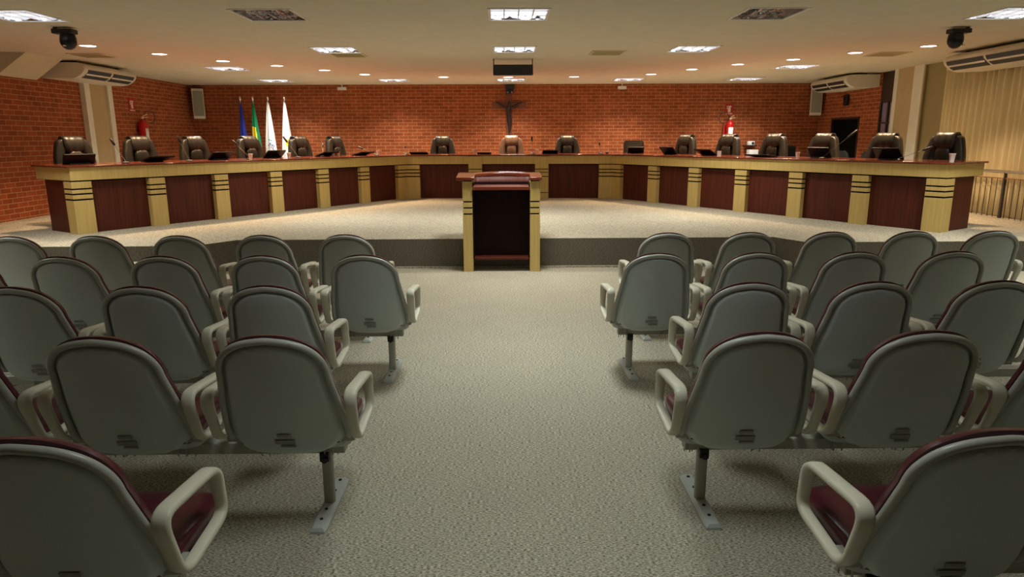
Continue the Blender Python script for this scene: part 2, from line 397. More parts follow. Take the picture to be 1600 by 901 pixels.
# ceiling vents
VT = [(-2.45, 11.34, 'square return air grille touching a lit ceiling light, flags side'), (1.62, 11.17, 'beige ceiling air grille beyond the lectern, right of the hanging monitor'),
      (-6.44, 11.30, 'ceiling air grille above the air conditioner on the brick side wall'), (6.16, 11.45, 'ceiling air grille between two downlights on the curtain side')]
for x, y, l in VT:
    t = thing('ceiling_vent', l, 'vent', (x, y, ZC), 0, 'ceiling air grilles'); hx, hy = .26, .26
    mb = MB()
    for a in (-1, 1):
        x0, x1 = sorted((a*hx, a*(hx-.03))); mb.box(x0, x1, -hy, hy, -.012, 0); y0, y1 = sorted((a*hy, a*(hy-.03))); mb.box(-hx+.03, hx-.03, y0, y1, -.012, 0)
    mb.build('vent_frame', 'cream', t, smooth=0)
    mb = MB()
    for k in range(9):
        yy = -hy+.05+k*.052; mb.add([(-hx+.03, yy, -.002), (hx-.03, yy, -.002), (hx-.03, yy+.035, -.014), (-hx+.03, yy+.035, -.014)], [[0, 1, 2, 3]])
    mb.build('vent_slats', 'khaki', t, smooth=0, solid=.002)
    MB().box(-hx+.03, hx-.03, -hy+.03, hy-.03, -.002, -.0005).build('vent_backing', 'black', t, smooth=0)

# ------------------------------------------------------------------ council desk
uL = (0.559, 0.829); bL = (-0.829, 0.559); A0 = (-5.675, 9.10)
uR = (-0.534, 0.845); bR = (0.845, 0.534); R0 = (5.683, 8.80)
BL = V2(A0, uL, 6.505, bL, 0); BR = V2(R0, uR, 6.472, bR, 0)
cl = sqrt((BR[0]-BL[0])**2+(BR[1]-BL[1])**2); uC = ((BR[0]-BL[0])/cl, (BR[1]-BL[1])/cl); bC = (-uC[1], uC[0])
def off(d, e=0.0):
    """the desk front polyline moved back by d, its ends lengthened by e"""
    def inter(p, u, q, v):
        D = u[0]*v[1]-u[1]*v[0]; t = ((q[0]-p[0])*v[1]-(q[1]-p[1])*v[0])/D; return (p[0]+u[0]*t, p[1]+u[1]*t)
    a = V2(A0, uL, -e, bL, d); r = V2(R0, uR, -e, bR, d); c = V2(BL, uC, 0, bC, d)
    return [a, inter(a, uL, c, uC), inter(c, uC, r, uR), r]
def strip(mb, d0, d1, z0, z1, e=0.0):
    p, q = off(d0, e), off(d1, e)
    for i in range(3): mb.prism([p[i], p[i+1], q[i+1], q[i]], z0, z1)
    return mb
desk = thing('council_desk', 'long three-sided council desk with mahogany panels and light oak pillars', 'desk', (0, 14.4, ZP)); dT = Matrix.Translation((0, -14.4, -ZP))
def dmb(): m = MB(); m.T = dT; return m
mb = dmb(); p, q = off(-.035, .04), off(1.0, .04); mb.prism(p+q[::-1], 1.246, 1.272); mb.build('desk_top', 'top', desk, bev=.005)
mb = dmb(); strip(mb, .0, .022, 1.08, 1.245)
for o_, u_, b_ in ((A0, uL, bL), (R0, uR, bR)): mb.prism([V2(o_, u_, 0, b_, .022), V2(o_, u_, .022, b_, .022), V2(o_, u_, .022, b_, .97), V2(o_, u_, 0, b_, .97)], 1.08, 1.245)
mb.build('fascia', 'oak', desk, smooth=0)
mb = dmb(); strip(mb, .012, .03, 1.062, 1.082)
mb.build('shadow_gap', 'groove', desk, smooth=0)
def pillar(o_, u_, b_, t0, t1, d1, segs, d0=0.0, bend=None):
    def poly(i, i2=0.0):
        return [V2(o_, u_, t0+i, b_, d0+i), V2(o_, u_, t1-i, b_, d0+i), V2(o_, u_, t1-i, b_, d1), V2(o_, u_, t0+i, b_, d1)]
    if bend: poly = bend
    mb = dmb()
    for z0, z1 in segs: mb.prism(poly(0), z0, z1)
    pl = mb.build('pillar', 'oak', desk, smooth=0, bev=.0015)
    dmb().prism(poly(.008), segs[0][0], segs[-1][1]).build('groove', 'groove', pl, smooth=0)
SEG = [(ZP, .815), (.837, .890), (.911, .957), (.977, 1.062)]
for o_, u_, b_ in ((A0, uL, bL), (R0, uR, bR)):
    for k in range(6): pillar(o_, u_, b_, k*1.038, k*1.038+(.25 if k == 0 else .235), .22 if k == 0 else .10, SEG)
def bendL(i): return [V2(A0, uL, 6.24+i, bL, i), off(i)[1], V2(BL, uC, .27-i, bC, i), V2(BL, uC, .27-i, bC, .1), off(.1)[1], V2(A0, uL, 6.24+i, bL, .1)]
def bendR(i): return [V2(R0, uR, 6.22+i, bR, i), off(i)[2], V2(BR, uC, -.27+i, bC, i), V2(BR, uC, -.27+i, bC, .1), off(.1)[2], V2(R0, uR, 6.22+i, bR, .1)]
pillar(0, 0, 0, 0, 0, 0, SEG, bend=bendL); pillar(0, 0, 0, 0, 0, 0, SEG, bend=bendR)
SEGC = [(ZP, .487), (.500, .816), (.832, .902), (.917, .966), (.984, 1.232)]
for t in (1.30, 2.68): pillar(BL, uC, bC, t, t+.28, .10, SEGC, d0=-.03)
def panel(o_, u_, b_, t0, t1): dmb().prism([V2(o_, u_, t0, b_, .085), V2(o_, u_, t1, b_, .085), V2(o_, u_, t1, b_, .105), V2(o_, u_, t0, b_, .105)], ZP, 1.085).build('front_panel', 'mahogany', desk, smooth=0)
for o_, u_, b_ in ((A0, uL, bL), (R0, uR, bR)):
    for k in range(6): panel(o_, u_, b_, k*1.038+.2, (k+1)*1.038+.03)
panel(BL, uC, bC, .2, 1.33); panel(BL, uC, bC, 1.55, 2.70); panel(BL, uC, bC, 2.93, cl-.2)
for o_, u_, b_ in ((A0, uL, bL), (R0, uR, bR)):
    dmb().prism([V2(o_, u_, .03, b_, .2), V2(o_, u_, .05, b_, .2), V2(o_, u_, .05, b_, .80), V2(o_, u_, .03, b_, .80)], ZP, 1.085).build('end_panel', 'mahogany', desk, smooth=0)
    dmb().prism([V2(o_, u_, .05, b_, .72), V2(o_, u_, 6.2, b_, .72), V2(o_, u_, 6.2, b_, .74), V2(o_, u_, .05, b_, .74)], ZP+.5, 1.245).build('rear_rail', 'mahogany', desk, smooth=0)

# ------------------------------------------------------------------ lectern
lec = thing('lectern', 'mahogany and light oak lectern standing on the carpet at the platform edge', 'lectern', (-.03, 8.25, 0)); LT = Matrix.Translation((.03, -8.25, 0))
def lmb(): m = MB(); m.T = LT; return m
for x0, x1 in ((-.504, -.386), (.308, .430)):
    mb = lmb()
    for z0, z1 in ((0, .700), (.717, .773), (.790, .847), (.864, 1.098)): mb.box(x0, x1, 8.25, 8.47, z0, z1)
    pst = mb.build('post', 'oak', lec, smooth=0, bev=.0015)
    g = .008; lmb().box(x0+g, x1-g, 8.258, 8.465, 0.01, 1.112).build('groove', 'groove', pst, smooth=0)
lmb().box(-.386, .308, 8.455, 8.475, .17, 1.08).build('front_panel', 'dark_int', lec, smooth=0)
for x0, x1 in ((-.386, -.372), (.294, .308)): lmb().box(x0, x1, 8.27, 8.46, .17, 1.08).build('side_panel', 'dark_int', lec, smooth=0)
lmb().box(-.372, .294, 8.26, 8.46, .145, .172).build('bottom_shelf', 'mahogany', lec, smooth=0, bev=.003)
def slope(z): return lambda x, y: z+(y-8.22)*.09
na = 14
arc_o = [(-.36+.67*k/na, 8.64+.10*sin(pi*k/na)) for k in range(na+1)]; arc_i = [(-.36+.67*k/na, 8.50+.11*sin(pi*k/na)) for k in range(na+1)]
poly = [(-.575, 8.21), (-.36, 8.21)] + arc_i + [(.31, 8.21), (.450, 8.21), (.450, 8.60), (.435, 8.64)] + arc_o[::-1] + [(-.555, 8.64), (-.575, 8.60)]
lmb().prism(poly, slope(1.112), slope(1.147)).build('lectern_top', 'top', lec, smooth=30, bev=.004)
mb = lmb(); mb.grid([[(p[0], p[1]+.004, 1.0) for p in arc_i], [(p[0], p[1]+.004, 1.135) for p in arc_i]]); mb.build('curved_backboard', 'mahogany_matt', lec, solid=.012, soff=0)
lmb().prism([(-.386, 8.235), (.308, 8.235)] + [(p[0]*1.0, p[1]) for p in arc_i[::-1]], slope(1.008), slope(1.027)).build('reading_shelf', 'mahogany_matt', lec, smooth=30, bev=.004)
lmb().box(-.386, .308, 8.225, 8.24, .996, 1.034).build('shelf_lip', 'top', lec, smooth=0, bev=.003)
mb = lmb(); mb.prism([(-.36, 8.47), (.31, 8.47), (.31, 8.50)] + [(p[0], p[1]+.004) for p in arc_i[::-1]] + [(-.36, 8.5)], .96, 1.01); mb.build('shelf_support', 'dark_int', lec, smooth=30)

# ------------------------------------------------------------------ audience chairs
PZ = [(.875, -.37), (.80, -.352), (.72, -.325), (.60, -.285), (.48, -.235), (.42, -.214), (.37, -.198), (.345, -.175), (.330, -.140), (.322, -.06), (.320, .05)]
def interp(tab, z):
    for (z0, a), (z1, b) in zip(tab, tab[1:]):
        if z1 <= z <= z0: return a+(b-a)*(z-z0)/(z1-z0)
    return tab[0][1] if z > tab[0][0] else tab[-1][1]
WZ = [(.72, .200), (.60, .220), (.50, .234), (.45, .238), (.42, .233), (.40, .222), (.38, .204), (.36, .178), (.345, .148), (.335, .118), (.325, .085)]
def hw(z, h=.155, w0=.200, p=2.25):
    if z > .72:
        t = min(1, (z-.72)/h); return w0*max(0.0, 1-t**p)**(1/p)
    return interp(WZ, z)
def rear(z, x): return interp(PZ, z) + .035*(x/.22)**2
def chair_rows(h, zlow):
    zs = [.72+h*sin(pi/2*(1-k/12)) for k in range(12)]
    z = .72
    for zz in (.72, .68, .64, .60, .56, .52, .48, .45, .42, .40, .38, .365, .35, .34, .332, .325):
        if zz >= zlow: zs.append(zz)
    return zs
def make_seat():
    t = thing('linked_chair', '', 'chair', (0, 0, 0), 0, 'linked audience chairs in rows')
    NU = 34; us = [sin(pi/2*(-1+2*k/NU)) for k in range(NU+1)]
    # grey shell
    rows = []
    for z in chair_rows(.155, 0):
        w_ = max(hw(z), .0015)
        row = []
        for u in us:
            dd = abs(u) if z <= .72 else (abs(u*w_/.2)**2.25 + ((z-.72)/.155)**2.25)**(1/2.25)
            g_ = min(1, max(0, (.915-dd)/.06)); g_ = g_*g_*(3-2*g_)
            row.append((u*w_, rear(z, u*w_) + .014 - .021*g_ - .004*max(0, 1-dd*dd), z))
        rows.append(row)
    w_ = .13; w_ = .07; rows.append([(u*w_, -.03, .320) for u in us])
    sh = MB().grid(rows, flip=False).build('back_shell', 'shell', t, smooth=60)
    # moulded lip
    path = []
    zs = [.405, .43, .46, .5, .56, .62, .68] + [.72+.155*sin(pi/2*k/12) for k in range(13)]
    R_ = [(hw(z)+.004, rear(z, hw(z))+.001, z) if z < .874 else (0, rear(z, 0)+.001, z+.003) for z in zs]
    Lr = [(-x, y, z) for x, y, z in R_[:-1]]
    seatR = [(.215, .215, .385), (.238, .12, .380), (.242, 0, .375), (.243, -.08, .378), (.240, -.135, .390)]
    full = smoothpath([(-x, y, z) for x, y, z in seatR] + [(p[0], p[1], p[2]) for p in Lr[1:]] + R_[::-1][:-1] + seatR[::-1], 2, .02, closed=False)
    MB().tube(full, .0132, 10, up=(0, -1, .2)).build('shell_lip', 'rim', sh)
    # label at foot of the back
    mb = MB()
    for (x0, x1, z0, z1) in ((-.028, .028, .438, .452), (-.04, .04, .405, .424), (-.02, .04, .388, .396)):
        mb.add([(x0, interp(PZ, z1)-.0155, z1), (x1, interp(PZ, z1)-.0155, z1), (x1, interp(PZ, z0)-.0155, z0), (x0, interp(PZ, z0)-.0155, z0)], [[0, 1, 2, 3]])
    mb.build('embossed_label', 'label', sh, smooth=0, solid=.003, soff=0)
    # back cushion
    rows_f, rows_b = [], []
    for z in chair_rows(.176, .43):
        w_ = max(hw(z, .176, .212)*(1.0 if z > .72 else 1.06), .0015)
        f, b = [], []
        for u in us:
            dd = abs(u) if z <= .72 else (abs(u*w_/.212)**2.25 + ((z-.72)/.176)**2.25)**(1/2.25)
            th = .062*max(0, 1-min(1, dd)**5)**(1/2.6)
            y0 = rear(min(z, .875), u*w_)
            f.append((u*w_, y0+.016+th, z)); b.append((u*w_, y0+.016, z))
        rows_f.append(f); rows_b.append(b)
    MB().grid(rows_f, flip=True).grid(rows_b).build('back_cushion', 'burgundy', t, smooth=70)
    # seat pan + cushion
    MB().sell((0, .045, .358), (.236, .175, .026), .35, .3, 32, 8).build('seat_pan', 'shell', t, smooth=50)
    MB().sell((0, .03, .405), (.234, .205, .046), .45, .28, 40, 12).build('seat_cushion', 'burgundy', t, smooth=70)
    # arm loops
    for s in (-1, 1):
        X = s*.278
        pts = smoothpath([(X, -.285, .640), (X, .07, .607), (X, .105, .430), (X, -.190, .402)], 6, [.075, .06, .055, .07])
        n = len(pts); rr, rl = [], []
        for p in pts:
            top = max(0, min(1, (p.z-.50)/.1)); rr.append(.0130); rl.append(.0195+.006*top)
        mb = MB().tube(pts, rr, 12, closed=True, up=(1, 0, 0), rx=None)
        # flat profile: lateral width along x
        mb = MB(); rings = []
        for i, p in enumerate(pts):
            tt = (pts[(i+1) % n]-pts[i-1]).normalized(); nrm = Vector((0, -tt.z, tt.y)); ring = []
            for k in range(12):
                th = 2*pi*k/12; a = math.copysign(abs(cos(th))**.6, cos(th)); b = math.copysign(abs(sin(th))**.6, sin(th))
                ring.append(tuple(p+Vector((1, 0, 0))*a*rl[i]+nrm*b*rr[i]))
            rings.append(ring)
        mb.grid(rings, cu=True, cv=True)
        mb.build('armrest', 'arm', t, smooth=50)
        MB().box(min(s*.20, s*.262), max(s*.20, s*.262), -.16, -.08, .385, .41).build('arm_bracket', 'metal_paint', t, smooth=0, bev=.004)
    # beam brackets (fins)
    for X in (-.17, .10):
        mb = MB().box(X, X+.039, -.045, .05, .319, .335)
        for dx in (0, .035):
            pts = [(-.045, .335), (.05, .335), (.05, .23), (.037, .23), (.037, .319), (-.037, .319), (-.037, .262), (-.045, .27)]
            n_ = len(pts)
            mb.add([(X+dx, a, b) for a, b in pts]+[(X+dx+.004, a, b) for a, b in pts], [list(range(n_))[::-1], list(range(n_, 2*n_))]+[[i, (i+1) % n_, n_+(i+1) % n_, n_+i] for i in range(n_)])
        mb.build('mounting_bracket', 'metal_paint', t, smooth=0)
    return t
PITCH = .63
ROWS = {4: (5.50, 1.0), 3: (4.57, 0), 2: (3.67, 1.0), 1: (2.78, 0), 0: (1.90, 1.0)}
RN = {4: 'front row by the platform', 3: 'second row from the platform', 2: 'third row from the platform', 1: 'fourth row from the platform', 0: 'last row, nearest the viewer'}
SN = ['aisle seat', 'second from aisle', 'third from aisle', 'fourth from aisle', 'fifth from aisle']
COUNT = {('L', 4): 5, ('R', 4): 5, ('L', 3): 5, ('R', 3): 4, ('L', 2): 3, ('R', 2): 3, ('L', 1): 3, ('R', 1): 3, ('L', 0): 1, ('R', 0): 1}
CX = {('L', 4): -1.215, ('R', 4): 1.245, ('L', 3): -.89, ('R', 3): .965, ('L', 2): -1.19, ('R', 2): 1.235, ('L', 1): -.885, ('R', 1): .965, ('L', 0): -1.19, ('R', 0): 1.235}
proto = None; leg0 = None
for r in (1, 2, 3, 4, 0):
    for side in 'LR':
        sg = -1 if side == 'L' else 1; Y = ROWS[r][0]
        for k in range(COUNT[(side, r)]):
            lab = 'grey-backed burgundy chair, %s, %s, on the %s side' % (SN[k], RN[r], 'flags' if side == 'L' else 'curtain')
            x = CX[(side, r)]+sg*PITCH*k
            if proto is None: proto = make_seat(); proto.location = (x, Y, 0); proto['label'] = lab
            else: dup(proto, (x, Y, 0), 0, lab)
        n = max(4, COUNT[(side, r)]); xa = CX[(side, r)]-sg*.185; xb = CX[(side, r)]+sg*(PITCH*(n-1)+.2)
        bf = thing('seating_frame', 'grey steel frame under the %s chairs, %s side' % (RN[r].replace(', nearest the viewer', ''), 'flags' if side == 'L' else 'curtain'), 'seating beam', (CX[(side, r)]-sg*.10, Y, 0), 0, 'steel frames under the chair rows')
        ox = bf.location.x
        MB().box(min(xa, xb)-ox, max(xa, xb)-ox, -.03, .03, .268, .318).build('cross_tube', 'metal_paint', bf, smooth=0, bev=.004)
        for q in (0, PITCH*(n-1)-.0):
            lx = sg*q
            if leg0 is None:
                post = MB().tube([(0, 0, .02), (0, 0, .29)], .024, 16, rx=.02).build('leg', 'metal_paint', bf); leg0 = post
                hexa = [(-.032, -.225), (.032, -.225), (.036, -.19), (.036, .22), (-.036, .22), (-.036, -.19)]
                m2 = MB(); m2.loft([[(x_, y_, 0.0) for x_, y_ in hexa], [(x_, y_, .012) for x_, y_ in hexa], [(x_*.62, y_*.97, .026) for x_, y_ in hexa]]); ft = m2.build('foot_bar', 'foot', post, smooth=0, bev=.002)
                m3 = MB()
                for yy in (-.15, -.07, .09, .19): m3.lathe([(.001, .0), (.008, .0), (.007, .004), (.001, .005)], 10, (0, yy, .0262))
                m3.build('screw', 'black', post)
                m4 = MB(); m4.box(-.022, .018, -.045, -.02, .235, .275); m4.lathe([(.001, -.004), (.014, -.004), (.014, .016), (.001, .016)], 12, (.0, -.05, .245), axis='y'); m4.build('clamp', 'black', post, smooth=30, bev=.002)
            else:
                c = leg0.copy(); COL.objects.link(c); c.parent = bf
                for g_ in leg0.children: e = g_.copy(); COL.objects.link(e); e.parent = c
                c.location = (lx, 0, 0)

# ------------------------------------------------------------------ leather desk chairs
def ringz(z, w_, yf, yb, n=28, e=.55):
    cy, hy = (yf+yb)/2, (yb-yf)/2; out = []
    for k in range(n):
        a = 2*pi*k/n; out.append((w_*math.copysign(abs(cos(a))**e, cos(a)), cy+hy*math.copysign(abs(sin(a))**e, sin(a)), z))
    return out
def make_exec(leath, label, top=1.27):
    t = thing('office_chair', label, 'office chair', (0, 0, 0), 0, 'leather office chairs behind the desk')
    prof = [(.50, .20), (.56, .24), (.64, .268), (.70, .28), (.78, .287), (.85, .288), (.90, .285), (.95, .28), (1.0, .272), (1.05, .262), (1.09, .252), (1.12, .244), (1.15, .236), (1.18, .228), (1.205, .218), (1.225, .200), (1.238, .175), (1.245, .14)]
    rg = []
    for z, w_ in prof:
        lean = .10*(z-.5)/.75; rr = ringz(z, w_, -.065+lean, .085+lean, 48, .45)
        o2 = []
        for x, y, zz in rr:
            u = x/w_
            if y < .01+lean: y += .078*(1-min(1, abs(u)/.58)**4)*min(1, max(0, (1.10-z)/.06))*min(1, max(0, (z-.55)/.1))
            o2.append((x, y, zz))
        rg.append(o2)
    MB().loft(rg).build('backrest', leath, t, smooth=60)
    # head pad draped over the top
    rows = []
    for k in range(15):
        s_ = k/14
        if s_ < .35:
            a = pi*(s_/.35); y = .11+.075*cos(a); z = 1.235+.042*sin(a)+.0
        else:
            q_ = (s_-.35)/.65; y = .035-.03*sin(pi*q_)*.8; z = 1.235-.205*q_
        w_ = .140 if s_ < .55 else .140*max(.02, 1-((s_-.55)/.45)**2.4)**.5
        rows.append([(w_*u_, y-.012+.026*abs(u_)**4 - .004*cos(9*u_), z) for u_ in [i/8 for i in range(-8, 9)]])
    hp = MB().grid(rows, flip=True).build('head_pad', leath, t, smooth=60, solid=.034, soff=0)
    edge = [r_[0] for r_ in rows[5:-1]] + [rows[-1][8]] + [r_[-1] for r_ in rows[5:-1]][::-1]
    MB().tube([(p_[0]*1.03, p_[1]-.004, p_[2]-.003) for p_ in edge], .0075, 8, up=(0, 1, 0)).build('pad_edge_shade', 'black', hp)  # black tube added as the dark shade line between pad and backrest
    MB().sell((0, .035, .945), (.112, .06, .135), .6, .8, 20, 12).build('lumbar_pad', leath, t, smooth=70)
    MB().sell((0, -.20, .47), (.26, .26, .065), .5, .4, 28, 10).build('seat', leath, t, smooth=70)
    for s in (-1, 1):
        a = MB().tube(smoothpath([(s*.30, .03, .50), (s*.30, .03, .70), (s*.30, -.28, .70), (s*.30, -.28, .50)], 4, .06, closed=False), .016, 8).build('armrest', 'chrome', t)
        MB().sell((s*.30, -.14, .722), (.035, .15, .018), .5, .5, 16, 8).build('arm_pad', leath, a, smooth=70)
        MB().box(min(s*.24, s*.31), max(s*.24, s*.31), -.30, .04, .485, .505).build('arm_bar', 'chrome', a, smooth=0)
    for s in (-1, 1): MB().box(min(s*.262, s*.276), max(s*.262, s*.276), .03, .06, .72, .93).build('chrome_strip', 'chrome', t, smooth=0, bev=.003)
    MB().lathe([(.03, .08), (.03, .25), (.02, .25), (.02, .42), (.001, .42)], 12, (0, -.18, 0)).build('gas_column', 'black', t)
    for k in range(5):
        a = 2*pi*k/5+.3; c_, s_ = cos(a), sin(a)
        f = MB().tube([(0, -.18, .11), (.16*c_, -.18+.16*s_, .10), (.29*c_, -.18+.29*s_, .075)], [.028, .022, .016], 8).build('base_spoke', 'black', t)
        MB().lathe([(.001, -.02), (.028, -.02), (.03, 0), (.028, .02), (.001, .02)], 12, (.29*c_, -.18+.29*s_, .030), axis='x').build('caster', 'black', f)
    return t
aL = math.atan2(bL[1], bL[0])-pi/2; aR = math.atan2(bR[1], bR[0])-pi/2
CH = [(-6.31, 10.34, aL, 0, 'black leather office chair at the desk end beside the brick side wall'),
      (-5.76, 11.16, aL, 0, 'black leather office chair below the red extinguisher on the side wall'),
      (-5.23, 11.94, aL+.05, 0, 'black leather office chair in front of the corner speaker, bright headrest'),
      (-4.62, 12.85, aL+.05, 0, 'black leather office chair in front of the blue and green flags'),
      (-3.96, 13.76, aL+.05, 0, 'black leather office chair beside the last white flag'),
      (-3.46, 14.60, aL+.15, 0, 'black leather office chair, last of the wing on the flags side'),
      (-1.38, 15.62, 0, 0, 'black leather office chair between the flags and the brown chair'),
      (.165, 15.62, 0, 1, 'brown leather office chair below the crucifix'),
      (1.42, 15.60, 0, 0, 'black leather office chair just right of the brown chair'),
      (3.66, 14.25, aR-.05, 0, 'black leather office chair next to the low ribbed chair'),
      (4.25, 13.35, aR, 0, 'black leather office chair in front of the wall-mounted extinguisher on the back wall'),
      (4.80, 12.48, aR, 0, 'black leather office chair in front of the white box and black cabinet'),
      (5.32, 11.66, aR, 0, 'black leather office chair in front of the dark doorway edge'),
      (5.88, 10.77, aR, 0, 'black leather office chair beside the beige pillar on the curtain side'),
      (6.35, 10.02, aR, 0, 'black leather office chair at the desk end in front of the curtain')]
pe = make_exec('leather', CH[0][4]); pe.location = (CH[0][0], CH[0][1], ZP); pe.rotation_euler.z = CH[0][2]
for x, y, a, br, l in CH[1:]:
    if br: q = make_exec('brown_leather', l); q.location = (x, y, ZP); q.rotation_euler.z = a
    else: dup(pe, (x, y, ZP), a, l)
# low ribbed chair
t = thing('ribbed_office_chair', 'low-backed black office chair with ribbed back', 'office chair', (2.88, 15.45, ZP))
rg = []
for k in range(60):
    z = .62+.55*k/59; w_ = .225 if z < 1.10 else .225-.03*((z-1.10)/.07)**2; th = .035+.006*abs(sin(k*pi/4)); rg.append(ringz(z, w_, -th+.06*(z-.62), th+.06*(z-.62), 24, .5))
MB().loft(rg).build('backrest', 'leather', t, smooth=60)
MB().sell((0, -.2, .47), (.24, .24, .05), .5, .4).build('seat', 'leather', t, smooth=70)
MB().lathe([(.03, .08), (.03, .25), (.02, .25), (.02, .44), (.001, .44)], 12, (0, -.18, 0)).build('gas_column', 'black', t)
MB().box(-.05, .05, -.05, .06, .42, .70).build('back_support', 'black', t, smooth=0, bev=.01)
for k in range(5):
    a = 2*pi*k/5+.3; c_, s_ = cos(a), sin(a)
    f = MB().tube([(0, -.18, .11), (.16*c_, -.18+.16*s_, .10), (.29*c_, -.18+.29*s_, .075)], [.028, .022, .016], 8).build('base_spoke', 'chrome', t)
    MB().lathe([(.001, -.02), (.028, -.02), (.03, 0), (.028, .02), (.001, .02)], 12, (.29*c_, -.18+.29*s_, .030), axis='x').build('caster', 'black', f)
# two dark chairs in front of the doorway
for x, y, l in ((6.92, 14.3, 'dark low chair before the doorway, nearer the back wall'), (7.28, 13.7, 'dark low chair before the doorway, nearer the beige pillar')):
    t = thing('visitor_chair', l, 'chair', (x, y, ZP), -1.0)
    rg = [ringz(z, w_, -.03, .03, 20, .6) for z, w_ in ((.45, .2), (.6, .225), (.8, .23), (.9, .2), (.95, .14))]
    MB().loft(rg).build('backrest', 'black', t, smooth=60)
    MB().sell((0, -.2, .43), (.23, .22, .035), .5, .4).build('seat', 'black', t, smooth=70)
    for a in (-1, 1):
        for b in (-.38, -.02): MB().tube([(a*.2, b, 0), (a*.19, b, .42)], .011, 8).build('leg', 'black', t)

# ------------------------------------------------------------------ things on the desk
ZT = 1.272
def terminal(x, y, rz, tilt, label, w_=.34, h=.24, lift=.04, sheen=False):
    t = thing('desk_terminal', label, 'desk screen', (x, y, ZT), rz, 'black desk screens')
    T = Matrix.Translation((0, -.02, lift)) @ Matrix.Rotation(-tilt, 4, 'X')
    mb = MB(); mb.T = T; mb.box(-w_/2, w_/2, -.012, .012, 0, h); mb.build('screen', 'screen_black', t, smooth=0, bev=.006)
    mb = MB(); mb.box(-w_*.32, w_*.32, -.08, .09, 0, .018); mb.box(-w_*.18, w_*.18, -.04, .01, .012, lift+.02); mb.build('stand', 'black', t, smooth=0, bev=.004)
    return t
TM = [(-5.954, 9.76, aL, -.45, 'black desk screen standing upright before the chair by the brick side wall', .42, .155, .0),
      (-5.361, 10.639, aL, -1.35, 'black desk screen folded flat before the chair under the side-wall extinguisher', .40, .28, .02),
      (-4.744, 11.554, aL, -.95, 'black tilted desk screen before the chair in front of the corner speaker', .38, .20, .01),
      (-4.15, 12.437, aL, -.9, 'black tilted desk screen before the white flags', .38, .20, .01),
      (-3.492, 13.412, aL, -1.3, 'black desk screen folded low beside the white cups', .38, .26, .015),
      (-2.966, 14.192, aL, -1.35, 'black folded desk screen at the end of the wing, flags side', .38, .26, .01),
      (-1.82, 15.05, 0, -1.45, 'flat black desk screen left of the lone chair at centre', .38, .28, .01),
      (-.425, 15.05, 0, -1.5, 'flat black desk screen left of the brown chair', .30, .28, .01),
      (.988, 15.05, 0, -1.35, 'flat black desk screen between the brown chair and its black neighbour', .34, .28, .01),
      (2.795, 14.78, -.1, -.9, 'shiny black desk screen before the low ribbed chair', .34, .20, .01),
      (3.30, 13.70, aR, -.8, 'black tilted desk screen before the chair next to the ribbed one', .36, .20, .01),
      (3.826, 12.86, aR, -1.15, 'black low desk screen with a paper slip on it', .38, .24, .01),
      (4.483, 11.82, aR, -1.48, 'flat black desk screen before the chair with black cabinet behind', .46, .28, .01),
      (5.032, 10.953, aR, -.6, 'black desk screen before the chair beside the doorway', .36, .19, .01),
      (5.622, 10.02, aR, -.85, 'black tilted desk screen before the chair beside the beige pillar', .38, .24, .01)]
for x, y, rz, tl, l, w_, h, lf in TM: terminal(x, y, rz, tl, l, w_, h, lf)
MC = [((-5.476, 10.112), (-5.66, 10.112, 1.624), 'gooseneck microphone between the first two chairs by the brick side wall'),
      ((-4.927, 10.926), (-5.08, 10.926, 1.66), 'gooseneck microphone beside the chair in front of the corner speaker'),
      ((-4.31, 11.841), (-4.583, 11.841, 1.587), 'gooseneck microphone before the chair in front of blue flag'),
      ((-3.744, 12.681), (-3.993, 12.681, 1.65), 'gooseneck microphone before the last white flag'),
      ((-3.42, 13.16), (-3.46, 13.364, 1.519), 'gooseneck microphone left of the last wing chair, flags side'),
      ((-2.60, 14.214), (-2.975, 14.214, 1.447), 'low gooseneck microphone right of the last wing chair, flags side'),
      ((-2.117, 15.095), (-2.138, 15.095, 1.446), 'thin microphone where the flags-side wing meets the central desk'),
      ((.605, 14.85), (.591, 14.85, 1.637), 'gooseneck microphone right of the brown chair'),
      ((2.056, 14.85), (2.03, 14.85, 1.511), 'short upright microphone left of the low ribbed chair'),
      ((4.95, 10.745), (5.451, 10.745, 1.702), 'long gooseneck microphone rising across the dark doorway'),
      ((5.55, 9.753), (5.98, 9.653, 1.461), 'gooseneck microphone leaning toward the chair before the curtain')]
for (x, y), (tx, ty, tz), l in MC:
    t = thing('gooseneck_microphone', l, 'microphone', (x, y, ZT), 0, 'gooseneck microphones on the desk')
    MB().lathe([(.001, 0), (.05, 0), (.05, .012), (.03, .022), (.012, .026), (.001, .026)], 16).build('microphone_base', 'black', t)
    e = Vector((tx-x, ty-y, tz-ZT)); a = Vector((0, 0, .02)); p1 = a+(e-a)*.70
    MB().tube([a, a+(e-a)*.35, p1], .0035, 8).build('gooseneck', 'rail' if x < 0 else 'bar', t)
    MB().tube([p1, p1+(e-p1)*.15, p1+(e-p1)*.85, e], [.009, .017, .017, .008], 10).build('windscreen', 'black', t)
CP = [(-4.25, 11.71, 'white cup before the chair in front of the blue flag'), (-3.856, 12.515, 'white cup beside the last white flag'), (-3.275, 13.377, 'white cup left of the last wing chair, flags side'), (-3.20, 13.45, 'second white cup left of the last wing chair, touching the first'),
      (-2.597, 14.382, 'white cup standing alone right of the last wing chair'), (-.637, 14.85, 'small white cup between the centre chairs, left of the brown one'), (.70, 14.78, 'small white cup right of the brown chair'),
      (4.705, 11.096, 'white cup before the chair in front of the black cabinet'), (5.938, 9.145, 'clear white cup at the desk end on the curtain side')]
cup = None
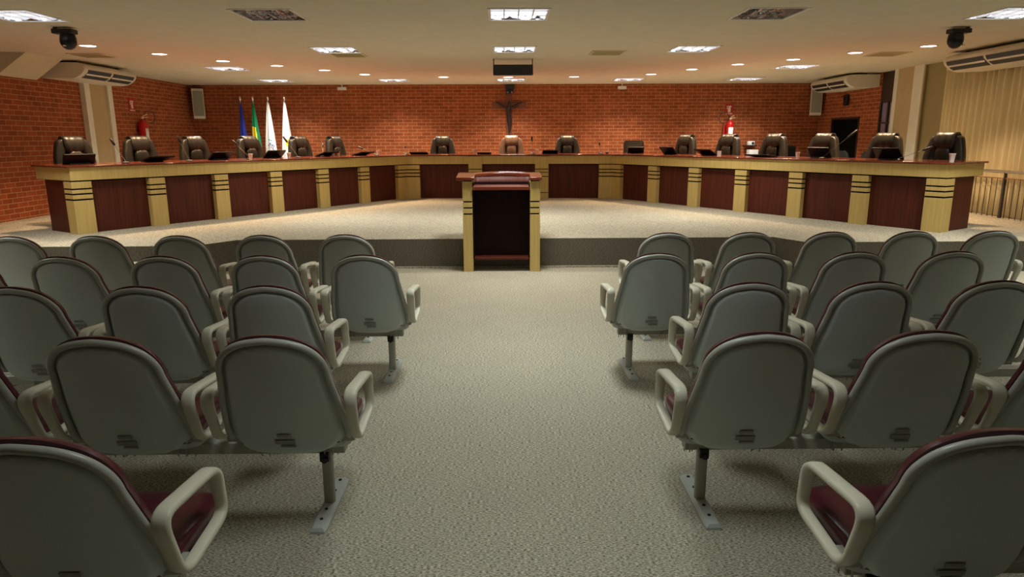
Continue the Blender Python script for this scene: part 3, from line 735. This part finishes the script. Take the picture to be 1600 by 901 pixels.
for x, y, l in CP:
    big = 1.15 if x > 5 else 1.0
    o = MB().lathe([(.001, 0), (.024, 0), (.034*1, .085), (.037, .088), (.037, .092), (.031, .088), (.022, .004), (.001, .004)], 18).build('plastic_cup', 'cup')
    o.location = (x, y, ZT); o.scale = (big, big, big); tag(o, l, 'cup', 'white cups on the desk')
o = MB().box(-.045, .045, -.002, .002, 0, .09).build('paper_slip', 'paper', bev=.001); o.location = (3.86, 12.45, ZT); o.rotation_euler.z = aR; tag(o, 'small white paper slip standing by a low black desk screen', 'paper')
o = MB().sell((0, 0, .02), (.035, .035, .02), .6, .8).build('desk_buzzer', 'black'); o.location = (2.193, 14.80, ZT); tag(o, 'small round black button box on the desk near the ribbed chair', 'button box')

# ------------------------------------------------------------------ flags
FL = [(-6.307, 'blue', 'dark blue flag hanging folded, nearest the corner speaker'), (-6.008, 'green', 'green and yellow flag hanging folded on its pole'),
      (-5.651, 'white_m', 'white flag with blue lettering hanging folded on its pole'), (-5.256, 'white_y', 'white flag with a yellow patch, furthest from the corner speaker')]
for i, (x, kind, l) in enumerate(FL):
    t = thing('flag', l, 'flag', (x, 17.0, ZP), 0, 'flags on poles by the back wall')
    MB().tube([(0, 0, .05), (0, 0, 2.13)], .0125, 10).build('pole', 'rail', t)
    MB().lathe([(.001, 2.12), (.018, 2.12), (.012, 2.135), (.028, 2.16), (.030, 2.18), (.012, 2.225), (.001, 2.25)], 12).build('finial', 'chrome', t)
    MB().lathe([(.001, 0), (.12, 0), (.12, .02), (.05, .04), (.03, .07), (.001, .07)], 24).build('flag_base', 'brownframe', t)
    rows = []; NR, NC = 40, 36
    for j in range(NR+1):
        s = j/NR; z = 2.10-1.55*s; w_ = .018+(.105, .125, .155, .150)[i]*s**.8
        ring = []
        for k in range(NC):
            a = 2*pi*k/NC; pl = 1+.22*cos(5*a+i)+.06*sin(9*a+6*s)
            ring.append(((.03 if i == 1 else .008)*s+w_*cos(a)*pl*.85, w_*.55*sin(a)*pl, z-.02*cos(a)))
        rows.append(ring)
    mats = {'blue': ['blue', 'whitecloth'], 'green': ['green', 'yellow'], 'white_m': ['whitecloth', 'navy'], 'white_y': ['whitecloth', 'yellow']}[kind]
    mb = MB().loft(rows, flip=True); 
    for fi, f in enumerate(mb.f):
        c = [sum(mb.v[q][ax] for q in f)/len(f) for ax in range(3)]; z = c[2]+ZP
        if kind == 'blue' and z < 1.66 and c[0] < -.01: mb.mi[fi] = 1
        if kind == 'green' and z < 1.90 and c[0] < .055-(z-1.6)*.08: mb.mi[fi] = 1
        if kind == 'white_y' and 1.38 < z < 1.62 and c[0] > -.02+.4*abs(z-1.5) : mb.mi[fi] = 1
    cl_ = mb.build('flag_cloth', mats, t, smooth=80)
    if kind == 'white_m':
        cu_ = bpy.data.curves.new('lettering', 'FONT'); cu_.body = 'ML'; cu_.size = .14; cu_.extrude = .003; cu_.align_x = 'CENTER'
        cu_.materials.append(M['navy']); fo = bpy.data.objects.new('lettering_source', cu_); COL.objects.link(fo); lm = bpy.data.meshes.new_from_object(fo.evaluated_get(bpy.context.evaluated_depsgraph_get())); COL.objects.unlink(fo); bpy.data.objects.remove(fo); fo = bpy.data.objects.new('lettering', lm); COL.objects.link(fo); fo.parent = cl_
        fo.location = (.03, -.125, 1.03); fo.rotation_euler = (radians(88), radians(38), 0)
        b2 = MB().box(-.045, .045, -.003, .003, 0, .018).build('emblem_stroke', 'teal', cl_); b2.location = (.02, -.118, 1.20); b2.rotation_euler = (0, radians(18), 0)

# ------------------------------------------------------------------ crucifix, monitor, wall gear
cr_ = thing('crucifix', 'dark wooden crucifix with carved figure on the brick back wall', 'crucifix', (.13, YB-.003, 1.66))
mb = MB(); mb.box(-.075, .075, -.03, 0, 0, 1.02); mb.build('upright', 'crosswood', cr_, smooth=0, bev=.004)
MB().box(-.42, .42, -.034, -.002, .66, .82).build('crossbeam', 'crosswood', cr_, smooth=0, bev=.004)
mb = MB(); c = (0, -.075)
body = [(0.0, .015), (.06, .028), (.16, .030), (.22, .045), (.32, .055), (.42, .045), (.50, .052), (.58, .062), (.625, .03), (.65, .022)]
mb.loft([[(w_*1.15*cos(2*pi*k/14)+.012*sin(z*9), -.075+w_*.6*sin(2*pi*k/14), z+.08) for k in range(14)] for z, w_ in body])
mb.sell((.008, -.09, .768), (.045, .045, .056), .9, .9, 14, 10)
for s in (-1, 1): mb.tube([(s*.04, -.075, .675), (s*.13, -.07, .70), (s*.22, -.06, .77), (s*.30, -.05, .81), (s*.33, -.048, .815)], [.034, .028, .024, .020, .014], 10)
mb.build('carved_figure', 'darkwood', cr_, smooth=70)
# black camera above crucifix
t = thing('wall_projector_camera', 'black boxy camera on the back wall directly above the crucifix', 'camera', (.15, YB, 2.68))
MB().box(-.11, .11, -.12, 0, .10, .21).build('mount', 'black', t, smooth=0, bev=.006)
MB().box(-.085, .085, -.15, -.01, 0, .10).build('camera_body', 'gloss_black', t, smooth=0, bev=.008)
for s in (-1, 1): MB().box(s*.05-.008, s*.05+.008, -.156, -.148, .0, .035).build('indicator', 'white', t, smooth=0)
# hanging monitor
t = thing('hanging_monitor', 'black flat monitor hanging from the ceiling before the crucifix', 'monitor', (.16, 12.0, ZC))
MB().box(-.335, .335, -.03, .05, -.265, -.095).build('screen_housing', 'black', t, smooth=0, bev=.006)
for s in (-1, 1): MB().box(s*.325-.008, s*.325+.008, -.005, .015, -.10, 0).build('hanger', 'black', t, smooth=0)
# small white emergency lamps
for x, l in ((-3.97, 'small white emergency lamp at the top of the back wall, flags side'), (2.92, 'small white emergency lamp at the top of the back wall, curtain side')):
    t = thing('emergency_lamp', l, 'emergency lamp', (x, YB, 2.77), 0, 'white emergency lamps')
    MB().box(-.105, .105, -.06, 0, 0, .075).build('lamp_housing', 'white', t, smooth=0, bev=.008)
    MB().box(-.012, .012, -.02, 0, .07, .13).build('bracket', 'white', t, smooth=0)
# corner speakers
for x, y, z, rz, l in ((-7.43, 17.28, 2.10, .42, 'tall grey loudspeaker hanging in the corner beside the flags'), (7.66, 17.25, 2.12, -.35, 'tall grey loudspeaker hanging in the corner near the doorway')):
    t = thing('wall_speaker', l, 'loudspeaker', (x, y, z), rz, 'corner loudspeakers')
    T = Matrix.Rotation(radians(-4), 4, 'X')
    for nm, m_, bx in (('cabinet', 'ac', (-.13, .13, -.10, .10, 0, .70)), ('speaker_grille', 'grille', (-.112, .112, -.112, -.098, .055, .645))):
        mb = MB(); mb.T = T; mb.box(*bx); mb.build(nm, m_, t, smooth=0, bev=.006)
    MB().box(-.02, .02, .05, .20, .3, .4).build('wall_bracket', 'black', t, smooth=0)
# fire extinguishers
def extinguisher(x, y, z, rz, label, sd=-1, tw=0.0):
    t = thing('fire_extinguisher', label, 'fire extinguisher', (x, y, z), rz)
    MB().lathe([(.001, 0), (.085, 0), (.095, .02), (.095, .40), (.085, .45), (.055, .49), (.03, .51), (.03, .53), (.001, .53)], 24, (0, -.115, 0)).build('cylinder', 'red', t, smooth=40)
    v = MB(); v.lathe([(.001, .52), (.026, .52), (.026, .57), (.001, .57)], 12, (0, -.115, 0)); v.tube([(0, -.115, .56), (.02, -.15, .60), (.06, -.20, .62)], .009, 8); v.tube([(0, -.115, .55), (.04, -.16, .56), (.09, -.20, .575)], .008, 8)
    v.build('valve_handle', 'signwhite', t)
    # label wrapped on the cylinder
    rows = []
    for zz in (.05, .34): rows.append([(.0965*sin(a), -.115-.0965*cos(a), zz) for a in [radians(-38+76*k/10) for k in range(11)]])
    MB().grid(rows).build('paper_label', 'paper', t, solid=.001)
    lp = [(sd*(.16-.125*cos(a))*cos(tw), -.12-(.16-.125*cos(a))*sin(tw), .57+.13*sin(a)) for a in [radians(-60+330*k/30) for k in range(31)]]
    MB().tube([(0, -.115, .545)] + lp[:], .0085, 8).build('hose', 'black', t)
    MB().tube([(sd*.135, -.07, .46), (sd*.135, -.07, .02)], [.022, .034], 10).build('horn', 'redplate', t)
    MB().box(-.05, .05, -.03, 0, .25, .30).build('wall_bracket', 'black', t, smooth=0)
    return t
def exsign(x, y, z, rz, w_, h, label):
    t = thing('extinguisher_sign', label, 'sign', (x, y, z), rz)
    MB().box(-w_/2, w_/2, -.008, 0, 0, h).build('sign_plate', 'redplate', t, smooth=0)
    mb = MB(); s = w_
    mb.box(-.16*s, .16*s, -.011, -.007, .22*h, .62*h); mb.box(-.09*s, .09*s, -.011, -.007, .62*h, .74*h); mb.box(-.22*s, .12*s, -.011, -.007, .74*h, .79*h); mb.box(.10*s, .24*s, -.011, -.007, .66*h, .80*h); mb.box(-.30*s, -.22*s, -.011, -.007, .5*h, .78*h)
    mb.build('extinguisher_symbol', 'signwhite', t, smooth=0)
    MB().box(-.40*w_, .40*w_, -.011, -.007, .06*h, .14*h).build('sign_strip', 'signwhite', t, smooth=0)
extinguisher(XL, 14.84, 1.50, pi/2, 'red fire extinguisher with black hose loop on the brick side wall', 1, .5)
exsign(XL, 14.70, 2.17, pi/2, .24, .28, 'small red extinguisher sign on the brick side wall')
extinguisher(5.62, YB, 1.50, 0, 'red fire extinguisher with white label on the back wall')
exsign(5.61, YB, 2.15, 0, .20, .27, 'red extinguisher sign on the back wall above its extinguisher')
# PTZ dome cameras
for x, y, fl, l in ((-5.19, 8.60, 1, 'black dome camera hanging from the ceiling on the brick wall side'), (5.56, 8.75, -1, 'black dome camera hanging from the ceiling on the curtain side')):
    t = thing('dome_camera', l, 'camera', (x, y, ZC), 0, 'black ceiling dome cameras')
    MB().box(-.12*1, .12, -.07, .07, -.075, -.02).build('mount_plate', 'black', t, smooth=0, bev=.012)
    MB().box(min(-fl*.09, -fl*.12), max(-fl*.09, -fl*.12), -.02, .02, -.03, 0).build('cable_stub', 'black', t, smooth=0)
    MB().lathe([(.001, -.252), (.03, -.248), (.06, -.228), (.082, -.195), (.09, -.16), (.088, -.12), (.078, -.07), (.001, -.07)], 24, (fl*.03, 0, 0)).build('dome', 'gloss_black', t)
    MB().box(.01, .045, -.088, -.070, -.225, -.205).build('lens', 'chrome', t, smooth=0, bev=.003)
# small black sensor on right brick wall
t = thing('wall_sensor', 'small black box sensor on the brick wall above the doorway', 'sensor', (XR, 16.05, 2.30), -pi/2)
MB().box(-.08, .08, -.07, 0, 0, .24).build('sensor_body', 'black', t, smooth=0, bev=.01)
MB().lathe([(.001, 0), (.03, 0), (.025, .01), (.001, .012)], 14, (0, -.082, .15), axis='y').build('sensor_eye', 'gloss_black', t)
# air conditioners
def ac(x, y0, y1, sg, label):
    t = thing('air_conditioner', label, 'air conditioner', (x, y0, ZC), 0, 'ceiling-hung air conditioners'); L = y1-y0
    prof = [(0.005, -.03), (.60, -.035), (.68, -.055), (.73, -.10), (.74, -.14), (.72, -.19), (.66, -.245), (.56, -.29), (.45, -.305), (0.005, -.285)]
    def ring(y, s): return [(sg*(.37+(d-.37)*s), y, -.165+(z+.165)*s) for d, z in prof]
    rings = [ring(0, .96), ring(.02, 1), ring(L-.02, 1), ring(L, .96)]
    MB().loft(rings, flip=(sg > 0)).build('casing', 'ac', t, smooth=50)
    for k, (a, b) in enumerate(((.10, L/2-.03), (L/2+.03, L-.10))):
        def pt(q, y, o):
            pl = [(.741, -.148), (.722, -.190), (.662, -.246), (.605, -.276)]; f = min(2.999, q*3); i = int(f); f -= i
            d = pl[i][0]*(1-f)+pl[i+1][0]*f; z = pl[i][1]*(1-f)+pl[i+1][1]*f; return (sg*(d+.6*o), y, z-.6*o)
        qs = [k_/6 for k_ in range(7)]
        ou = MB().grid([[pt(q, a, .004) for q in qs], [pt(q, b, .004) for q in qs]]).build('air_outlet', 'black', t, smooth=0, solid=.003)
        for qq in (.44,):
            MB().add([pt(qq, a, .006), pt(qq+.10, a, .018), pt(qq+.10, b, .018), pt(qq, b, .006)], [[0, 1, 2, 3]]).build('louvre_blade', 'ac', ou, smooth=0, solid=.003)
    for y in (.2, L-.2): MB().box(min(sg*.2, sg*.5), max(sg*.2, sg*.5), y-.02, y+.02, -.035, 0).build('ceiling_bracket', 'black', t, smooth=0)
ac(XL, 11.95, 13.60, 1, 'white ceiling air conditioner above the side-wall pilaster, brick wall side')
ac(XR, 14.72, 16.40, -1, 'white ceiling air conditioner over the dark doorway')
ac(XR-.10, 9.4, 11.35, -1, 'long white air conditioner above the curtain')

# ------------------------------------------------------------------ curtain and railing
rows = []
ny = 900; yy = [12.38-(12.38-6.5)*k/ny for k in range(ny+1)]; prof_ = []
for k in range(ny+1):
    q_ = yy[k]; ph = 46*q_+1.6*sin(3.1*q_)+.9*sin(7.3*q_); c_ = sin(ph)
    prof_.append(XR-.085+.036*math.copysign(abs(c_)**.8, c_)+.012*sin(q_*11.3))
for z in (2.72, 2.0, 1.2, .80, .38):
    rows.append([(prof_[k]+(.0 if z > 1 else -.008*sin(yy[k]*9)), yy[k], z) for k in range(ny+1)])
o = MB().grid(rows).build('curtain', 'curtain', smooth=80, solid=.003); tag(o, 'long cream pleated curtain hanging along the side wall behind the railing', 'curtain')
o = MB().box(XR-.10, XR-.0, 6.5, 12.4, 2.72, 2.76).build('curtain_track', 'offwhite', smooth=0); tag(o, 'slim pale curtain track above the pleated curtain', 'curtain track')
rl = thing('railing', 'metal railing with thin bars standing before the cream curtain', 'railing', (7.62, 9.5, ZP)); X = 0
MB().tube([(0, 2.2, .70), (0, -1.4, .70)], .024, 10).build('handrail', 'rail', rl)
MB().tube([(0, 2.2, .60), (0, -1.4, .60)], .008, 8).build('middle_rail', 'copper', rl)
for y in (2.15, .92, -.3, -1.35): MB().box(-.02, .02, y-.012, y+.012, 0, .70).build('railing_post', 'bar', rl, smooth=0)
for k in range(29):
    y = 2.05-k*.121
    MB().tube([(0, y, 0), (0, y, .60)], .0055, 6).build('baluster', 'bar', rl)

# ------------------------------------------------------------------ gear by the back wall
t = thing('equipment_cabinet', 'black equipment cabinet standing by the back wall', 'cabinet', (6.97, 17.1, ZP))
MB().box(-.14, .14, -.2, .2, 0, 1.02).build('cabinet_body', 'black', t, smooth=0, bev=.006)
MB().box(-.12, .12, -.21, -.2, .05, .97).build('door', 'gloss_black', t, smooth=0)
MB().box(.085, .10, -.225, -.21, .55, .72).build('handle', 'chrome', t, smooth=0)
t = thing('side_table', 'small dark side table by the back wall carrying a white box', 'table', (6.13, 17.15, ZP))
MB().box(-.25, .25, -.2, .2, .74, .77).build('tabletop', 'brownframe', t, smooth=0)
for a in (-1, 1):
    for b in (-1, 1): MB().box(a*.22-.015, a*.22+.015, b*.17-.015, b*.17+.015, 0, .74).build('leg', 'brownframe', t, smooth=0)
o = MB().box(-.11, .11, -.1, .1, 0, .16).build('carton', 'paper', smooth=0, bev=.004); o.location = (6.12, 17.1, ZP+.77); tag(o, 'white carton on the side table by the back wall', 'box')
t = thing('wall_shelf', 'small dark wall shelf above the white carton', 'shelf', (6.15, YB, 1.385))
MB().box(-.14, .14, -.22, 0, 0, .02).build('shelf_board', 'brownframe', t, smooth=0)
t = thing('small_camera', 'small white camera on the dark wall shelf', 'camera', (6.16, 17.36, 1.405))
MB().box(-.08, .08, -.06, .06, 0, .10).build('camera_body', 'white', t, smooth=0, bev=.01)
MB().lathe([(.001, 0), (.03, 0), (.03, .02), (.001, .02)], 14, (.03, -.075, .05), axis='y').build('lens', 'black', t)
